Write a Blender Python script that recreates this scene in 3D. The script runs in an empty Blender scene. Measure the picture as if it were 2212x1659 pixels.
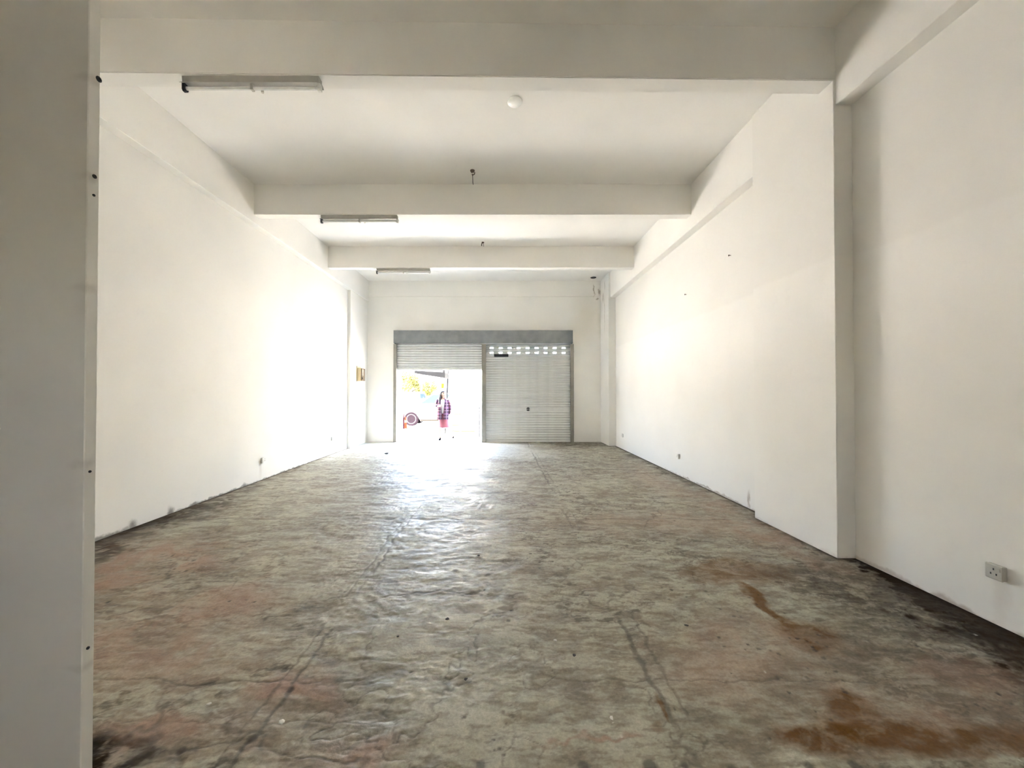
import bpy, bmesh, math, random
from mathutils import Vector, Matrix

S = bpy.context.scene
COL = S.collection
PI = math.pi
R = math.radians

# ------------------------------------------------------------------ camera
F_PX, W_PX = 830.0, 2212.0
cam_d = bpy.data.cameras.new('camera')
cam_d.sensor_width = 36.0
cam_d.lens = F_PX / W_PX * 36.0
cam_d.shift_x = 25.0 / W_PX
cam_d.shift_y = 8.0 / W_PX
cam_d.clip_start = 0.05
cam_d.clip_end = 300
cam = bpy.data.objects.new('camera', cam_d)
COL.objects.link(cam)
cam.location = (0, 0, 1.5)
cam.rotation_euler = (R(90.6), 0, 0)
S.camera = cam

# ------------------------------------------------------------------ light
world = bpy.data.worlds.new('world')
S.world = world
world.use_nodes = True
wn = world.node_tree
for n in list(wn.nodes):
    wn.nodes.remove(n)
wo = wn.nodes.new('ShaderNodeOutputWorld')
wb = wn.nodes.new('ShaderNodeBackground')
sky = wn.nodes.new('ShaderNodeTexSky')
sky.sky_type = 'NISHITA'
sky.sun_disc = False
sky.sun_elevation = R(58)
sky.sun_rotation = R(200)
sky.air_density = 1.0
sky.dust_density = 6.0
sky.ozone_density = 0.6
wb.inputs['Strength'].default_value = 1.0
wn.links.new(sky.outputs[0], wb.inputs[0])
wn.links.new(wb.outputs[0], wo.inputs[0])

sun_d = bpy.data.lights.new('sun', 'SUN')
sun_d.energy = 14.0
sun_d.angle = R(3)
sun_d.color = (1.0, 0.97, 0.92)
sun = bpy.data.objects.new('sun', sun_d)
COL.objects.link(sun)
sun.rotation_euler = Vector((0.45, 0.30, -1.0)).to_track_quat('-Z', 'Y').to_euler()
sun.location = (-10, 14, 20)

# the doorway and the added window behind are where the sky light comes in: portals only guide the sampling
def portal(name, loc, sx, sy, rot):
    d = bpy.data.lights.new(name, 'AREA')
    d.shape = 'RECTANGLE'; d.size = sx; d.size_y = sy
    d.cycles.is_portal = True
    o = bpy.data.objects.new(name, d); COL.objects.link(o)
    o.location = loc; o.rotation_euler = rot
    return o
portal('door_portal', (-1.82, 11.95, 1.15), 2.5, 2.3, (R(-90), 0, 0))

portal('added_window_portal', (-0.1, -2.9, 2.4), 0.6, 0.4, (R(90), 0, 0))

vs = S.view_settings
vs.view_transform = 'Standard'
try: vs.look = 'None'
except Exception: pass
vs.gamma = 1.0
vs.use_curve_mapping = False
vs.exposure = 3.95
S.cycles.use_denoising = True
S.cycles.max_bounces = 14
S.cycles.diffuse_bounces = 9
S.cycles.use_light_tree = False
S.cycles.use_adaptive_sampling = True
S.cycles.adaptive_threshold = 0.02
S.cycles.glossy_bounces = 4
S.cycles.sample_clamp_indirect = 0.0
S.cycles.caustics_reflective = False
S.cycles.caustics_refractive = False

# ------------------------------------------------------------------ helpers
def tag(o, label=None, cat=None, group=None, kind=None):
    if label: o['label'] = label
    if cat: o['category'] = cat
    if group: o['group'] = group
    if kind: o['kind'] = kind
    return o

def empty(name, loc=(0, 0, 0), rz=0.0, label=None, cat=None, group=None):
    o = bpy.data.objects.new(name, None)
    COL.objects.link(o)
    o.empty_display_size = 0.1
    o.location = loc
    o.rotation_euler = (0, 0, rz)
    return tag(o, label, cat, group)

def obj(name, bm, mat, parent=None, smooth=False, loc=None):
    me = bpy.data.meshes.new(name)
    if isinstance(bm, bmesh.types.BMesh):
        bmesh.ops.recalc_face_normals(bm, faces=bm.faces[:])
        bm.to_mesh(me)
        bm.free()
    else:
        me = bm
    if mat:
        if not me.materials: me.materials.append(mat)
    if smooth is True:
        for p in me.polygons: p.use_smooth = True
    elif smooth:
        for p in me.polygons: p.use_smooth = True
        try: me.set_sharp_from_angle(angle=R(smooth))
        except Exception: pass
    o = bpy.data.objects.new(name, me)
    COL.objects.link(o)
    if parent: o.parent = parent
    if loc: o.location = loc
    return o

def dup(o, parent=None):
    c = o.copy()
    COL.objects.link(c)
    c.parent = parent
    for ch in list(o.children):
        dup(ch, c)
    return c

def box(bm, x0, x1, y0, y1, z0, z1, bevel=0.0, seg=1):
    vs_ = [bm.verts.new((x, y, z)) for x in (x0, x1) for y in (y0, y1) for z in (z0, z1)]
    f = [(0, 1, 3, 2), (4, 6, 7, 5), (0, 4, 5, 1), (2, 3, 7, 6), (0, 2, 6, 4), (1, 5, 7, 3)]
    fs = [bm.faces.new([vs_[i] for i in q]) for q in f]
    if bevel:
        es = list({e for q in fs for e in q.edges})
        bmesh.ops.bevel(bm, geom=es, offset=bevel, segments=seg, affect='EDGES', profile=0.6)
    return bm

def boxes(*bs, bevel=0.0):
    bm = bmesh.new()
    for b in bs:
        box(bm, *b, bevel=bevel)
    return bm

def tube(bm, pts, rad, n=8, cap=True):
    """a round bar along pts, radius a number or one per point"""
    pts = [Vector(p) for p in pts]
    rads = rad if isinstance(rad, (list, tuple)) else [rad] * len(pts)
    rings = []
    up = None
    for i, p in enumerate(pts):
        if i == 0: d = pts[1] - pts[0]
        elif i == len(pts) - 1: d = pts[-1] - pts[-2]
        else: d = (pts[i + 1] - pts[i - 1])
        d.normalize()
        if up is None:
            up = Vector((0, 0, 1)) if abs(d.z) < 0.9 else Vector((1, 0, 0))
        a = d.cross(up); a.normalize()
        b = d.cross(a); b.normalize()
        up = -b if False else up
        rings.append([bm.verts.new(p + (a * math.cos(2 * PI * k / n) + b * math.sin(2 * PI * k / n)) * rads[i]) for k in range(n)])
    for r0, r1 in zip(rings, rings[1:]):
        for k in range(n):
            bm.faces.new((r0[k], r0[(k + 1) % n], r1[(k + 1) % n], r1[k]))
    if cap:
        bm.faces.new(rings[0][::-1]); bm.faces.new(rings[-1])
    return bm

def lathe(bm, prof, n=16, center=(0, 0, 0), axis='Z'):
    """prof: list of (radius, height)"""
    c = Vector(center)
    def pt(r, h, a):
        if axis == 'Z': return c + Vector((r * math.cos(a), r * math.sin(a), h))
        if axis == 'Y': return c + Vector((r * math.cos(a), h, r * math.sin(a)))
        return c + Vector((h, r * math.cos(a), r * math.sin(a)))
    rings = []
    for r, h in prof:
        if r < 1e-6: rings.append([bm.verts.new(pt(0, h, 0))])
        else: rings.append([bm.verts.new(pt(r, h, 2 * PI * k / n)) for k in range(n)])
    for a, b in zip(rings, rings[1:]):
        for k in range(n):
            k2 = (k + 1) % n
            if len(a) == 1 and len(b) == 1: continue
            if len(a) == 1: bm.faces.new((a[0], b[k], b[k2]))
            elif len(b) == 1: bm.faces.new((a[k], b[0], a[k2]))
            else: bm.faces.new((a[k], a[k2], b[k2], b[k]))
    if len(rings[0]) > 1: bm.faces.new(rings[0][::-1])
    if len(rings[-1]) > 1: bm.faces.new(rings[-1])
    return bm

def prism(bm, poly, axis, a0, a1):
    """poly in the two other axes, extruded a0..a1 along axis"""
    def pt(u, v, a):
        return {'X': (a, u, v), 'Y': (u, a, v), 'Z': (u, v, a)}[axis]
    A = [bm.verts.new(pt(u, v, a0)) for u, v in poly]
    B = [bm.verts.new(pt(u, v, a1)) for u, v in poly]
    n = len(poly)
    bm.faces.new(A); bm.faces.new(B[::-1])
    for k in range(n):
        bm.faces.new((A[k], B[k], B[(k + 1) % n], A[(k + 1) % n]))
    return bm

def loft(bm, rings, close=True):
    """rings: lists of points, same count"""
    vr = [[bm.verts.new(p) for p in r] for r in rings]
    n = len(vr[0])
    for a, b in zip(vr, vr[1:]):
        for k in range(n):
            bm.faces.new((a[k], a[(k + 1) % n], b[(k + 1) % n], b[k]))
    if close:
        bm.faces.new(vr[0][::-1]); bm.faces.new(vr[-1])
    return bm

# ------------------------------------------------------------------ materials
def new_mat(name):
    m = bpy.data.materials.new(name)
    m.use_nodes = True
    nt = m.node_tree
    b = nt.nodes['Principled BSDF']
    return m, nt, b

def plain(name, col, rough=0.6, metal=0.0, var=0.06, scale=12.0, bump=0.0, spec=None):
    if spec is None and max(col) < 0.07 and rough >= 0.9: spec = 0.02      # matt, dusty surfaces

    m, nt, b = new_mat(name)
    N, L = nt.nodes, nt.links
    tc = N.new('ShaderNodeTexCoord')
    nz = N.new('ShaderNodeTexNoise'); nz.inputs['Scale'].default_value = scale; nz.inputs['Detail'].default_value = 4
    L.new(tc.outputs['Object'], nz.inputs['Vector'])
    mp = N.new('ShaderNodeMapRange')
    mp.inputs[1].default_value = 0.3; mp.inputs[2].default_value = 0.7
    mp.inputs[3].default_value = 1 - var; mp.inputs[4].default_value = 1 + var
    L.new(nz.outputs[0], mp.inputs[0])
    mx = N.new('ShaderNodeMix'); mx.data_type = 'RGBA'; mx.blend_type = 'MULTIPLY'; mx.inputs[0].default_value = 1
    mx.inputs[6].default_value = (*col, 1)
    L.new(mp.outputs[0], mx.inputs[7])
    L.new(mx.outputs[2], b.inputs['Base Color'])
    b.inputs['Roughness'].default_value = rough
    b.inputs['Metallic'].default_value = metal
    if spec is not None: b.inputs['Specular IOR Level'].default_value = spec
    if bump:
        bp = N.new('ShaderNodeBump'); bp.inputs['Strength'].default_value = bump; bp.inputs['Distance'].default_value = 0.01
        L.new(nz.outputs[0], bp.inputs['Height']); L.new(bp.outputs[0], b.inputs['Normal'])
    return m

class Graph:
    """small helper to write node maths on world position"""
    def __init__(self, nt):
        self.nt = nt; self.N = nt.nodes; self.L = nt.links
        g = self.N.new('ShaderNodeNewGeometry')
        self.pos = g.outputs['Position']
    def math(self, op, a, b=None, c=None, clamp=False):
        n = self.N.new('ShaderNodeMath'); n.operation = op; n.use_clamp = clamp
        for i, v in enumerate((a, b, c)):
            if v is None: continue
            if isinstance(v, (int, float)): n.inputs[i].default_value = v
            else: self.L.new(v, n.inputs[i])
        return n.outputs[0]
    def noise(self, scale, detail=5, rough=0.55, vec=None, dist=0.0, stretch=None, off=None):
        n = self.N.new('ShaderNodeTexNoise')
        n.inputs['Scale'].default_value = scale; n.inputs['Detail'].default_value = detail
        n.inputs['Roughness'].default_value = rough; n.inputs['Distortion'].default_value = dist
        v = vec or self.pos
        if stretch or off:
            mp = self.N.new('ShaderNodeMapping')
            if stretch: mp.inputs['Scale'].default_value = stretch
            if off: mp.inputs['Location'].default_value = off
            self.L.new(v, mp.inputs[0]); v = mp.outputs[0]
        self.L.new(v, n.inputs['Vector'])
        return n.outputs[0]
    def remap(self, v, a, b, c=0.0, d=1.0, smooth=True):
        n = self.N.new('ShaderNodeMapRange')
        if smooth: n.interpolation_type = 'SMOOTHSTEP'
        self.L.new(v, n.inputs[0])
        for i, q in enumerate((a, b, c, d)): n.inputs[i + 1].default_value = q
        return n.outputs[0]
    def warp(self, amount, scale=2.0):
        """world position shaken by noise"""
        n = self.N.new('ShaderNodeTexNoise'); n.inputs['Scale'].default_value = scale; n.inputs['Detail'].default_value = 3
        n.inputs['Roughness'].default_value = 0.65
        self.L.new(self.pos, n.inputs['Vector'])
        s = self.N.new('ShaderNodeVectorMath'); s.operation = 'SUBTRACT'; s.inputs[1].default_value = (0.5, 0.5, 0.5)
        self.L.new(n.outputs['Color'], s.inputs[0])
        k = self.N.new('ShaderNodeVectorMath'); k.operation = 'SCALE'; k.inputs['Scale'].default_value = amount
        self.L.new(s.outputs[0], k.inputs[0])
        a = self.N.new('ShaderNodeVectorMath'); a.operation = 'ADD'
        self.L.new(self.pos, a.inputs[0]); self.L.new(k.outputs[0], a.inputs[1])
        return a.outputs[0]
    def blob(self, vec, c, r, rot=0.0, soft=0.5, axis='Z'):
        """1 inside an ellipse/ellipsoid at c with radii r"""
        s = self.N.new('ShaderNodeVectorMath'); s.operation = 'SUBTRACT'; s.inputs[1].default_value = c
        self.L.new(vec, s.inputs[0])
        v = s.outputs[0]
        if rot:
            q = self.N.new('ShaderNodeVectorRotate'); q.rotation_type = 'Z_AXIS'; q.inputs['Angle'].default_value = -rot
            self.L.new(v, q.inputs['Vector']); v = q.outputs[0]
        d = self.N.new('ShaderNodeVectorMath'); d.operation = 'DIVIDE'; d.inputs[1].default_value = r
        self.L.new(v, d.inputs[0])
        l = self.N.new('ShaderNodeVectorMath'); l.operation = 'LENGTH'
        self.L.new(d.outputs[0], l.inputs[0])
        return self.remap(l.outputs['Value'], 1 - soft, 1 + soft * 0.5, 1.0, 0.0)
    def mx(self, fac, a, b, mode='MIX'):
        n = self.N.new('ShaderNodeMix'); n.data_type = 'RGBA'; n.blend_type = mode
        for i, v in ((0, fac), (6, a), (7, b)):
            if isinstance(v, (int, float)): n.inputs[i].default_value = v
            elif isinstance(v, tuple): n.inputs[i].default_value = (*v, 1)
            else: self.L.new(v, n.inputs[i])
        return n.outputs[2]
    def sep(self, vec=None):
        n = self.N.new('ShaderNodeSeparateXYZ'); self.L.new(vec or self.pos, n.inputs[0])
        return n.outputs

WALL = (0.83, 0.815, 0.775)
def wall_mat(name, extra=None, base=WALL):
    m, nt, b = new_mat(name)
    g = Graph(nt)
    n1 = g.noise(0.9, 2); n2 = g.noise(9, 3, 0.65)
    col = g.mx(g.remap(n1, 0.35, 0.7), base, tuple(c * 0.955 for c in base))
    col = g.mx(g.remap(n2, 0.55, 0.8, 0, 0.25), col, tuple(c * 0.9 for c in base))
    if extra: col = extra(g, col)
    nt.links.new(col, b.inputs['Base Color'])
    b.inputs['Roughness'].default_value = 0.75
    b.inputs['Specular IOR Level'].default_value = 0.25
    return m

def left_extra(g, col):
    w = g.warp(0.10, 8)
    s = None
    for c, r in (((-4.05, 4.25, 0.0), (0.5, 0.06, 0.08)), ((-4.05, 4.75, 0.0), (0.5, 0.05, 0.09)), ((-4.05, 5.1, 0.0), (0.5, 0.10, 0.035)),
                 ((-4.05, 6.1, 0.0), (0.5, 0.06, 0.05)), ((-4.05, 4.0, 0.0), (0.5, 0.3, 0.035)), ((-4.05, 5.6, 0.0), (0.5, 0.9, 0.022)), ((-4.05, 7.5, 0.0), (0.5, 1.5, 0.015))):
        q = g.blob(w, c, r, soft=0.7)
        s = q if s is None else g.math('MAXIMUM', s, q)
    col = g.mx(g.math('MULTIPLY', s, 0.75), col, (0.10, 0.09, 0.07))
    d = g.blob(g.warp(0.12, 4), (-4.05, 6.52, 0.2), (0.5, 0.05, 0.16), soft=0.9)
    return g.mx(g.math('MULTIPLY', d, 0.25), col, (0.45, 0.36, 0.28))

def right_extra(g, col):
    z = g.sep(g.warp(0.10, 1.3))[2]
    up = g.remap(z, 2.70, 2.76, 0, 0.16)
    col = g.mx(up, col, (0.62, 0.60, 0.55))
    w = g.warp(0.16, 5)
    s = None
    for c, r in (((3.2, 4.72, 0.1), (0.5, 0.05, 0.2)), ((3.2, 4.95, 0.12), (0.5, 0.03, 0.12)), ((3.2, 6.0, 0.0), (0.5, 1.6, 0.02)), ((3.2, 2.2, 0.0), (0.5, 1.6, 0.03))):
        q = g.blob(w, c, r, soft=0.8); s = q if s is None else g.math('MAXIMUM', s, q)
    col = g.mx(g.math('MULTIPLY', s, 0.55), col, (0.24, 0.17, 0.11))
    d = g.blob(g.warp(0.12, 6), (3.2, 2.46, 0.22), (0.5, 0.05, 0.22), soft=0.9)
    return g.mx(g.math('MULTIPLY', d, 0.3), col, (0.55, 0.5, 0.45))

def back_extra(g, col):
    w = g.warp(0.22, 6)
    s = None
    for c, r in (((2.80, 11.45, 4.55), (0.025, 0.6, 0.16)), ((2.96, 11.45, 4.48), (0.03, 0.6, 0.10)), ((2.93, 11.3, 4.3), (0.06, 0.6, 0.03))):
        q = g.blob(w, c, r, soft=0.8); s = q if s is None else g.math('MAXIMUM', s, q)
    col = g.mx(g.math('MULTIPLY', s, 0.7), col, (0.22, 0.17, 0.11))
    d = g.blob(g.warp(0.5, 2), (2.6, 11.5, 3.7), (0.5, 0.6, 0.75), soft=0.9)
    return g.mx(g.math('MULTIPLY', d, 0.3), col, (0.62, 0.54, 0.40))

def pil_extra(g, col):
    w = g.warp(0.10, 7)
    s = None
    for c, r in (((3.0, 11.05, 3.75), (0.5, 0.02, 0.65)), ((3.0, 11.2, 4.25), (0.5, 0.06, 0.16)), ((3.0, 11.02, 4.55), (0.5, 0.03, 0.14))):
        q = g.blob(w, c, r, soft=0.7); s = q if s is None else g.math('MAXIMUM', s, q)
    return g.mx(g.math('MULTIPLY', s, 0.6), col, (0.27, 0.22, 0.15))

def part_extra(g, col):
    w = g.warp(0.06, 9)
    s = None
    for z in (0.45, 1.22, 1.9, 2.34, 2.72):
        q = g.blob(w, (-1.6, 1.49, z), (0.06, 0.03, 0.02), soft=0.9); s = q if s is None else g.math('MAXIMUM', s, q)
    return g.mx(g.math('MULTIPLY', s, 0.3), col, (0.35, 0.31, 0.25))

M_wall = wall_mat('white_plaster')
M_ceil = wall_mat('ceiling_paint', base=(0.85, 0.835, 0.80))
M_left = wall_mat('left_plaster', left_extra)
M_right = wall_mat('right_plaster', right_extra)
M_back = wall_mat('back_plaster', back_extra, base=(0.87, 0.86, 0.82))
M_pil = wall_mat('pilaster_plaster', pil_extra)
M_part = wall_mat('partition_board', part_extra, base=(0.76, 0.74, 0.695))

M_galv = plain('galvanised_steel', (0.74, 0.74, 0.73), 0.42, 0.25, 0.05, 6)
M_hood = plain('grey_painted_steel', (0.245, 0.262, 0.27), 0.5, 0.35, 0.14, 5)
M_rail = plain('rail_steel', (0.30, 0.285, 0.25), 0.5, 0.5, 0.1, 8)
M_dark = plain('dark_metal', (0.03, 0.03, 0.035), 0.45, 0.3)
M_white_enamel = plain('white_enamel', (0.74, 0.73, 0.70), 0.35)
M_batten = plain('aged_enamel', (0.40, 0.385, 0.35), 0.4)
M_tube = plain('lamp_glass', (0.86, 0.86, 0.84), 0.15)
M_plastic = plain('white_plastic', (0.80, 0.79, 0.75), 0.35)
M_grime = plain('grimy_plastic', (0.52, 0.50, 0.45), 0.5)
M_beige = plain('beige_plastic', (0.60, 0.50, 0.30), 0.4)
M_brown = plain('brown_plastic', (0.10, 0.06, 0.025), 0.3)
M_black = plain('black_rubber', (0.02, 0.02, 0.02), 0.7)
M_rusty = plain('rusty_iron', (0.08, 0.06, 0.045), 0.8)
M_jamb = plain('jamb_paint', (0.60, 0.55, 0.44), 0.6)

# ------------------------------------------------------------------ room shell
XL, XR = -4.06, 3.195
YB, Y0 = 11.5, -2.6
ZC = 4.82

# floor: worn cement screed. The stains, painted glare and low light, joints, pits and waves are worked out per vertex of a fine mesh
import numpy as np
def vnoise(x, y, seed):
    xi = np.floor(x).astype(np.int64); yi = np.floor(y).astype(np.int64)
    fx = x - xi; fy = y - yi
    fx = fx * fx * fx * (fx * (fx * 6 - 15) + 10); fy = fy * fy * fy * (fy * (fy * 6 - 15) + 10)
    def h(a, b):
        n = (a * 374761393 + b * 668265263 + seed * 974634) & 0xFFFFFFFF
        n = ((n ^ (n >> 13)) * 1274126177) & 0xFFFFFFFF
        return ((n ^ (n >> 16)) & 0xFFFF) / 65535.0
    a = h(xi, yi) * (1 - fx) + h(xi + 1, yi) * fx
    b = h(xi, yi + 1) * (1 - fx) + h(xi + 1, yi + 1) * fx
    return a * (1 - fy) + b * fy
def fbm(x, y, scale, octv=5, seed=1, gain=0.55):
    t = 0.0; a = 1.0; s = 0.0
    for k in range(octv):
        c, q = math.cos(k * 1.1), math.sin(k * 1.1)
        t = t + a * vnoise((x * c - y * q) * scale + 17.3 * k, (x * q + y * c) * scale + 9.1 * k, seed + k)
        s += a; a *= gain; scale *= 2.03
    return t / s
def sm(v, a, b):
    t = np.clip((v - a) / (b - a), 0, 1)
    return t * t * (3 - 2 * t)
def build_floor():
    xs = np.arange(XL - .02, XR + .03, 0.0085)
    ys = [Y0 - .02]
    while ys[-1] < 1.35: ys.append(ys[-1] + 0.05)
    while ys[-1] < YB + .31: ys.append(ys[-1] + max(0.0052, 0.0036 * ys[-1]))
    ys = np.array(ys)
    X, Y = np.meshgrid(xs, ys)
    big = fbm(X, Y, 0.6, 4, 3)
    mid = fbm(X + (fbm(X, Y, 1.5, 3, 40) - .5) * .7, Y * 1.35 + (fbm(X, Y, 1.5, 3, 50) - .5) * .7, 2.6, 6, 7, 0.62)
    fine = fbm(X + (fbm(X, Y, 4, 3, 60) - .5) * .25, Y * 1.25, 9, 5, 11, 0.68)
    grit = fbm(X, Y, 34, 3, 15, 0.7)
    wx = fbm(X, Y, 2.0, 5, 21, 0.62) - .5; wy = fbm(X, Y, 2.0, 5, 31, 0.62) - .5
    fx = fbm(X, Y, 11, 3, 23) - .5; fy = fbm(X, Y, 11, 3, 33) - .5
    col = np.zeros(X.shape + (3,))
    def mix(f, c):
        col[...] = col + (np.array(c) - col) * np.clip(f, 0, 1)[..., None]
    def blob(cx, cy, rx, ry, rot=0.0, soft=0.6, warp=0.7, fwarp=0.05):
        dx = X + wx * warp + fx * fwarp - cx; dy = Y + wy * warp + fy * fwarp - cy
        c, s = math.cos(rot), math.sin(rot)
        r = np.hypot((dx * c + dy * s) / rx, (-dx * s + dy * c) / ry)
        return 1 - sm(r, 1 - soft, 1 + soft * .6)
    streak = fbm(X * 1.0 + wx * .3, Y * 2.2 + wy * .3, 3.2, 6, 101, 0.66)
    mix(np.ones_like(X), (0.315, 0.288, 0.226))
    mix(sm(mid, 0.36, 0.66) * .8, (0.375, 0.350, 0.283))
    mix(sm(big, 0.45, 0.6) * .35, (0.33, 0.325, 0.272))
    mix((1 - sm(mid, 0.36, 0.50)) * .35, (0.22, 0.185, 0.14))
    mix((1 - sm(streak, 0.34, 0.47)) * .60, (0.19, 0.155, 0.112))
    mix(sm(streak, 0.54, 0.66) * .40, (0.45, 0.435, 0.38))
    mix(sm(fine, 0.54, 0.68) * .38, (0.17, 0.145, 0.11))
    mix((1 - sm(fine, 0.34, 0.46)) * .25, (0.44, 0.425, 0.37))
    # dark scuffed patches
    mott = sm(fbm(X, Y, 1.1, 4, 71), .44, .64) * sm(fbm(X + fx * .12 + wx * .2, Y * 2.0 + fy * .12, 10, 5, 73, .74), .50, .72)
    mott = np.maximum(mott, sm(X + wx, 1.9, 2.6) * (1 - sm(Y + wy, 3.0, 3.7)) * sm(fbm(X + fx * .12 + wx * .2, Y * 2.0 + fy * .12, 10, 5, 77, .74), .46, .62))
    mix(mott * .78, (0.09, 0.07, 0.048))
    grain = fbm(X * .7 + wx * .15, Y * 2.4 + wy * .15, 16, 4, 111, .72)
    mix((1 - sm(grain, .30, .48)) * .45, (0.15, 0.125, 0.09))
    mix(sm(grain, .54, .70) * .30, (0.47, 0.45, 0.385))
    # reddish worn paint
    red = np.zeros_like(X)
    for cx, cy, rx, ry, k in ((-3.4, 3.3, 1.0, 0.8, .9), (-2.2, 2.5, .8, .55, .75), (-1.05, 2.0, .34, .28, .95), (-1.45, 1.75, .45, .22, .85), (-.8, 1.62, .35, .12, .8),
                              (1.6, 2.25, .7, .4, .55), (2.4, 1.95, .7, .3, .6), (2.9, 4.4, .5, 1.2, .75), (2.0, 4.5, 1.3, .5, .4), (.45, 1.66, .30, .03, .9), (2.7, 6.5, .5, 1.5, .4)):
        red = np.maximum(red, blob(cx, cy, rx, ry, warp=.8) * k)
    mix(red * (.25 + .65 * sm(mid, .35, .6)), (0.32, 0.215, 0.165))
    # rust stains, cut straight where a partition once stood
    rust = np.zeros_like(X)
    for cx, cy, rx, ry, rot, k in ((2.02, 3.20, .50, .22, 0, .75), (1.89, 2.72, .06, .30, .05, .9), (1.93, 2.43, .22, .17, .2, .9), (1.42, 1.67, .24, .09, .1, 1), (1.74, 1.72, .32, .12, 0, 1),
                                   (1.74, 1.88, .13, .13, .35, .95), (2.2, 1.68, .34, .10, 0, .85), (.80, 1.86, .018, .09, 0, .8), (.74, 1.72, .02, .05, 0, .4)):
        rust = np.maximum(rust, blob(cx, cy, rx, ry, rot, .45, .28) * k)
    rust = rust * sm(Y + fy * .01, 1.583, 1.598) * (.65 + .35 * sm(fine, .4, .6))
    mix(rust, (0.165, 0.088, 0.028))
    # grime along the walls and in the corners, plus painted low light at right
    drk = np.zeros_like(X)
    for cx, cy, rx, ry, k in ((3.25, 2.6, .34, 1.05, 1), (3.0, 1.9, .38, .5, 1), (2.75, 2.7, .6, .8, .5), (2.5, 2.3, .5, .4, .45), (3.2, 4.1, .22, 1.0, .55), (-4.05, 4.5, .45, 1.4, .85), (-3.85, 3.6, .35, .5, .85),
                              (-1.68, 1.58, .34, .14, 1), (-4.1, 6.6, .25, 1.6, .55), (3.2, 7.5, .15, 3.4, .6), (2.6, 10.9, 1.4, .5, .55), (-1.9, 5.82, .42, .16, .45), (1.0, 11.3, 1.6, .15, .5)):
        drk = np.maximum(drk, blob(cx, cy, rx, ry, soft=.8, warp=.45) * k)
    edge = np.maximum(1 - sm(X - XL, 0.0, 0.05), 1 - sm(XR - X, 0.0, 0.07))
    strip = (1 - sm(XR - X + wx * .5 + fx * .2 + (fine - .5) * .5, .04 + .20 * (1 - sm(Y, 2.6, 3.45)), .14 + .42 * (1 - sm(Y, 2.6, 3.5)))) * (1 - sm(Y, 3.35, 3.9))  # near right wall: dark stain deepened with low light put into the colour
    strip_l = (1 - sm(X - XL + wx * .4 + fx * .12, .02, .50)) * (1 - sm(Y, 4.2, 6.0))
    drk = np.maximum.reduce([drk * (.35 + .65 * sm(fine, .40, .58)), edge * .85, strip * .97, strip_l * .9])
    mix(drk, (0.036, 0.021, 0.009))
    mix(sm(Y + wy * 2.5, 8.0, 10.0) * (1 - sm(X + wx * 1.5, .2, 1.6)) * .65 * (1 - drk), (0.54, 0.53, 0.49))  # daylight glare before the open doorway, painted in as paler floor
    # joints and cracks
    line = np.zeros_like(X)
    jm = sm(fbm(X, Y, 1.3, 3, 81), .38, .55)
    for axis, v, wd, k in ((0, .79, .011, 1), (0, .87, .006, .7), (0, -1.07, .009, 1), (0, -1.14, .006, .8), (1, 7.46, .02, 1), (1, 4.55, .012, .8), (1, 2.03, .005, .7), (1, 1.78, .004, .6), (0, -.3, .005, .4)):
        d = np.abs((X + fx * .06 + wx * .06 if axis == 0 else Y + fy * .05 + wy * .10) - v)
        line = np.maximum(line, (1 - sm(d, wd * .4, wd * 2)) * k * jm)
    for seed, sc, w in ((91, .9, .010), (95, 1.7, .008)):
        n = fbm(X, Y, sc, 5, seed, .5)
        line = np.maximum(line, (1 - sm(np.abs(n - .5), 0.0, w)) * sm(fbm(X, Y, .9, 3, seed + 2), .52, .62) * .8)
    mix(line * .6, (0.08, 0.065, 0.05))
    # pits and specks (clustered), pale drops
    r2 = np.random.default_rng(5)
    pit = np.zeros_like(X); drop = np.zeros_like(X)
    def stamp(arr, cx, cy, r, k=1.0):
        j0, j1 = np.searchsorted(xs, (cx - 2 * r, cx + 2 * r)); i0, i1 = np.searchsorted(ys, (cy - 2 * r, cy + 2 * r))
        if j1 <= j0 or i1 <= i0: return
        sx, sy = X[i0:i1, j0:j1], Y[i0:i1, j0:j1]
        d = np.hypot((sx - cx) / r, (sy - cy) / r) + fx[i0:i1, j0:j1] * 1.2
        arr[i0:i1, j0:j1] = np.maximum(arr[i0:i1, j0:j1], (1 - sm(d, .5, 1.15)) * k)
    for _ in range(60):
        cx, cy = r2.uniform(-3.2, 3.0), 1.5 + 5.0 * r2.random() ** 1.6
        for _ in range(int(r2.integers(2, 16))):
            stamp(pit, cx + r2.normal() * .14, cy + r2.normal() * .10, r2.uniform(.004, .010) * (1 + .15 * cy), r2.uniform(.4, 1))
    for _ in range(40):
        stamp(drop, r2.uniform(-3, 3), 1.5 + 5 * r2.random() ** 1.5, r2.uniform(.004, .009), .8)
    for x in (-.08, .33, .60, .74, .93, 1.24, 1.43): stamp(pit, x, 1.558, .026, .75)
    for x, y, r in ((-1.08, 1.68, .03), (-1.06, 1.96, .018), (-1.17, 2.10, .02), (-1.34, 1.63, .02)): stamp(pit, x, y, r, .7)
    mix(pit * .8, (0.035, 0.028, 0.02))
    mix(drop * .7, (0.62, 0.60, 0.55))
    col *= (0.90 + 0.2 * grit)[..., None]
    col[...] = 0.30 * (np.clip(col, 0.001, 1) / 0.30) ** 1.22
    col[..., 2] *= 0.96
    rough = .45 + .12 * sm(mid, .36, .66) + .10 * grit + .26 * np.maximum(drk, rust * .7)
    Z = (mid - .5) * .020 + (fine - .5) * .009 + (streak - .5) * .012 + (big - .5) * .012 - line * .003 - pit * .002 - .004
    Z = np.minimum(Z, -0.0002)
    ny, nx = X.shape
    me = bpy.data.meshes.new('floor')
    me.vertices.add(nx * ny)
    me.vertices.foreach_set('co', np.stack([X, Y, Z], -1).astype(np.float32).ravel())
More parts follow.
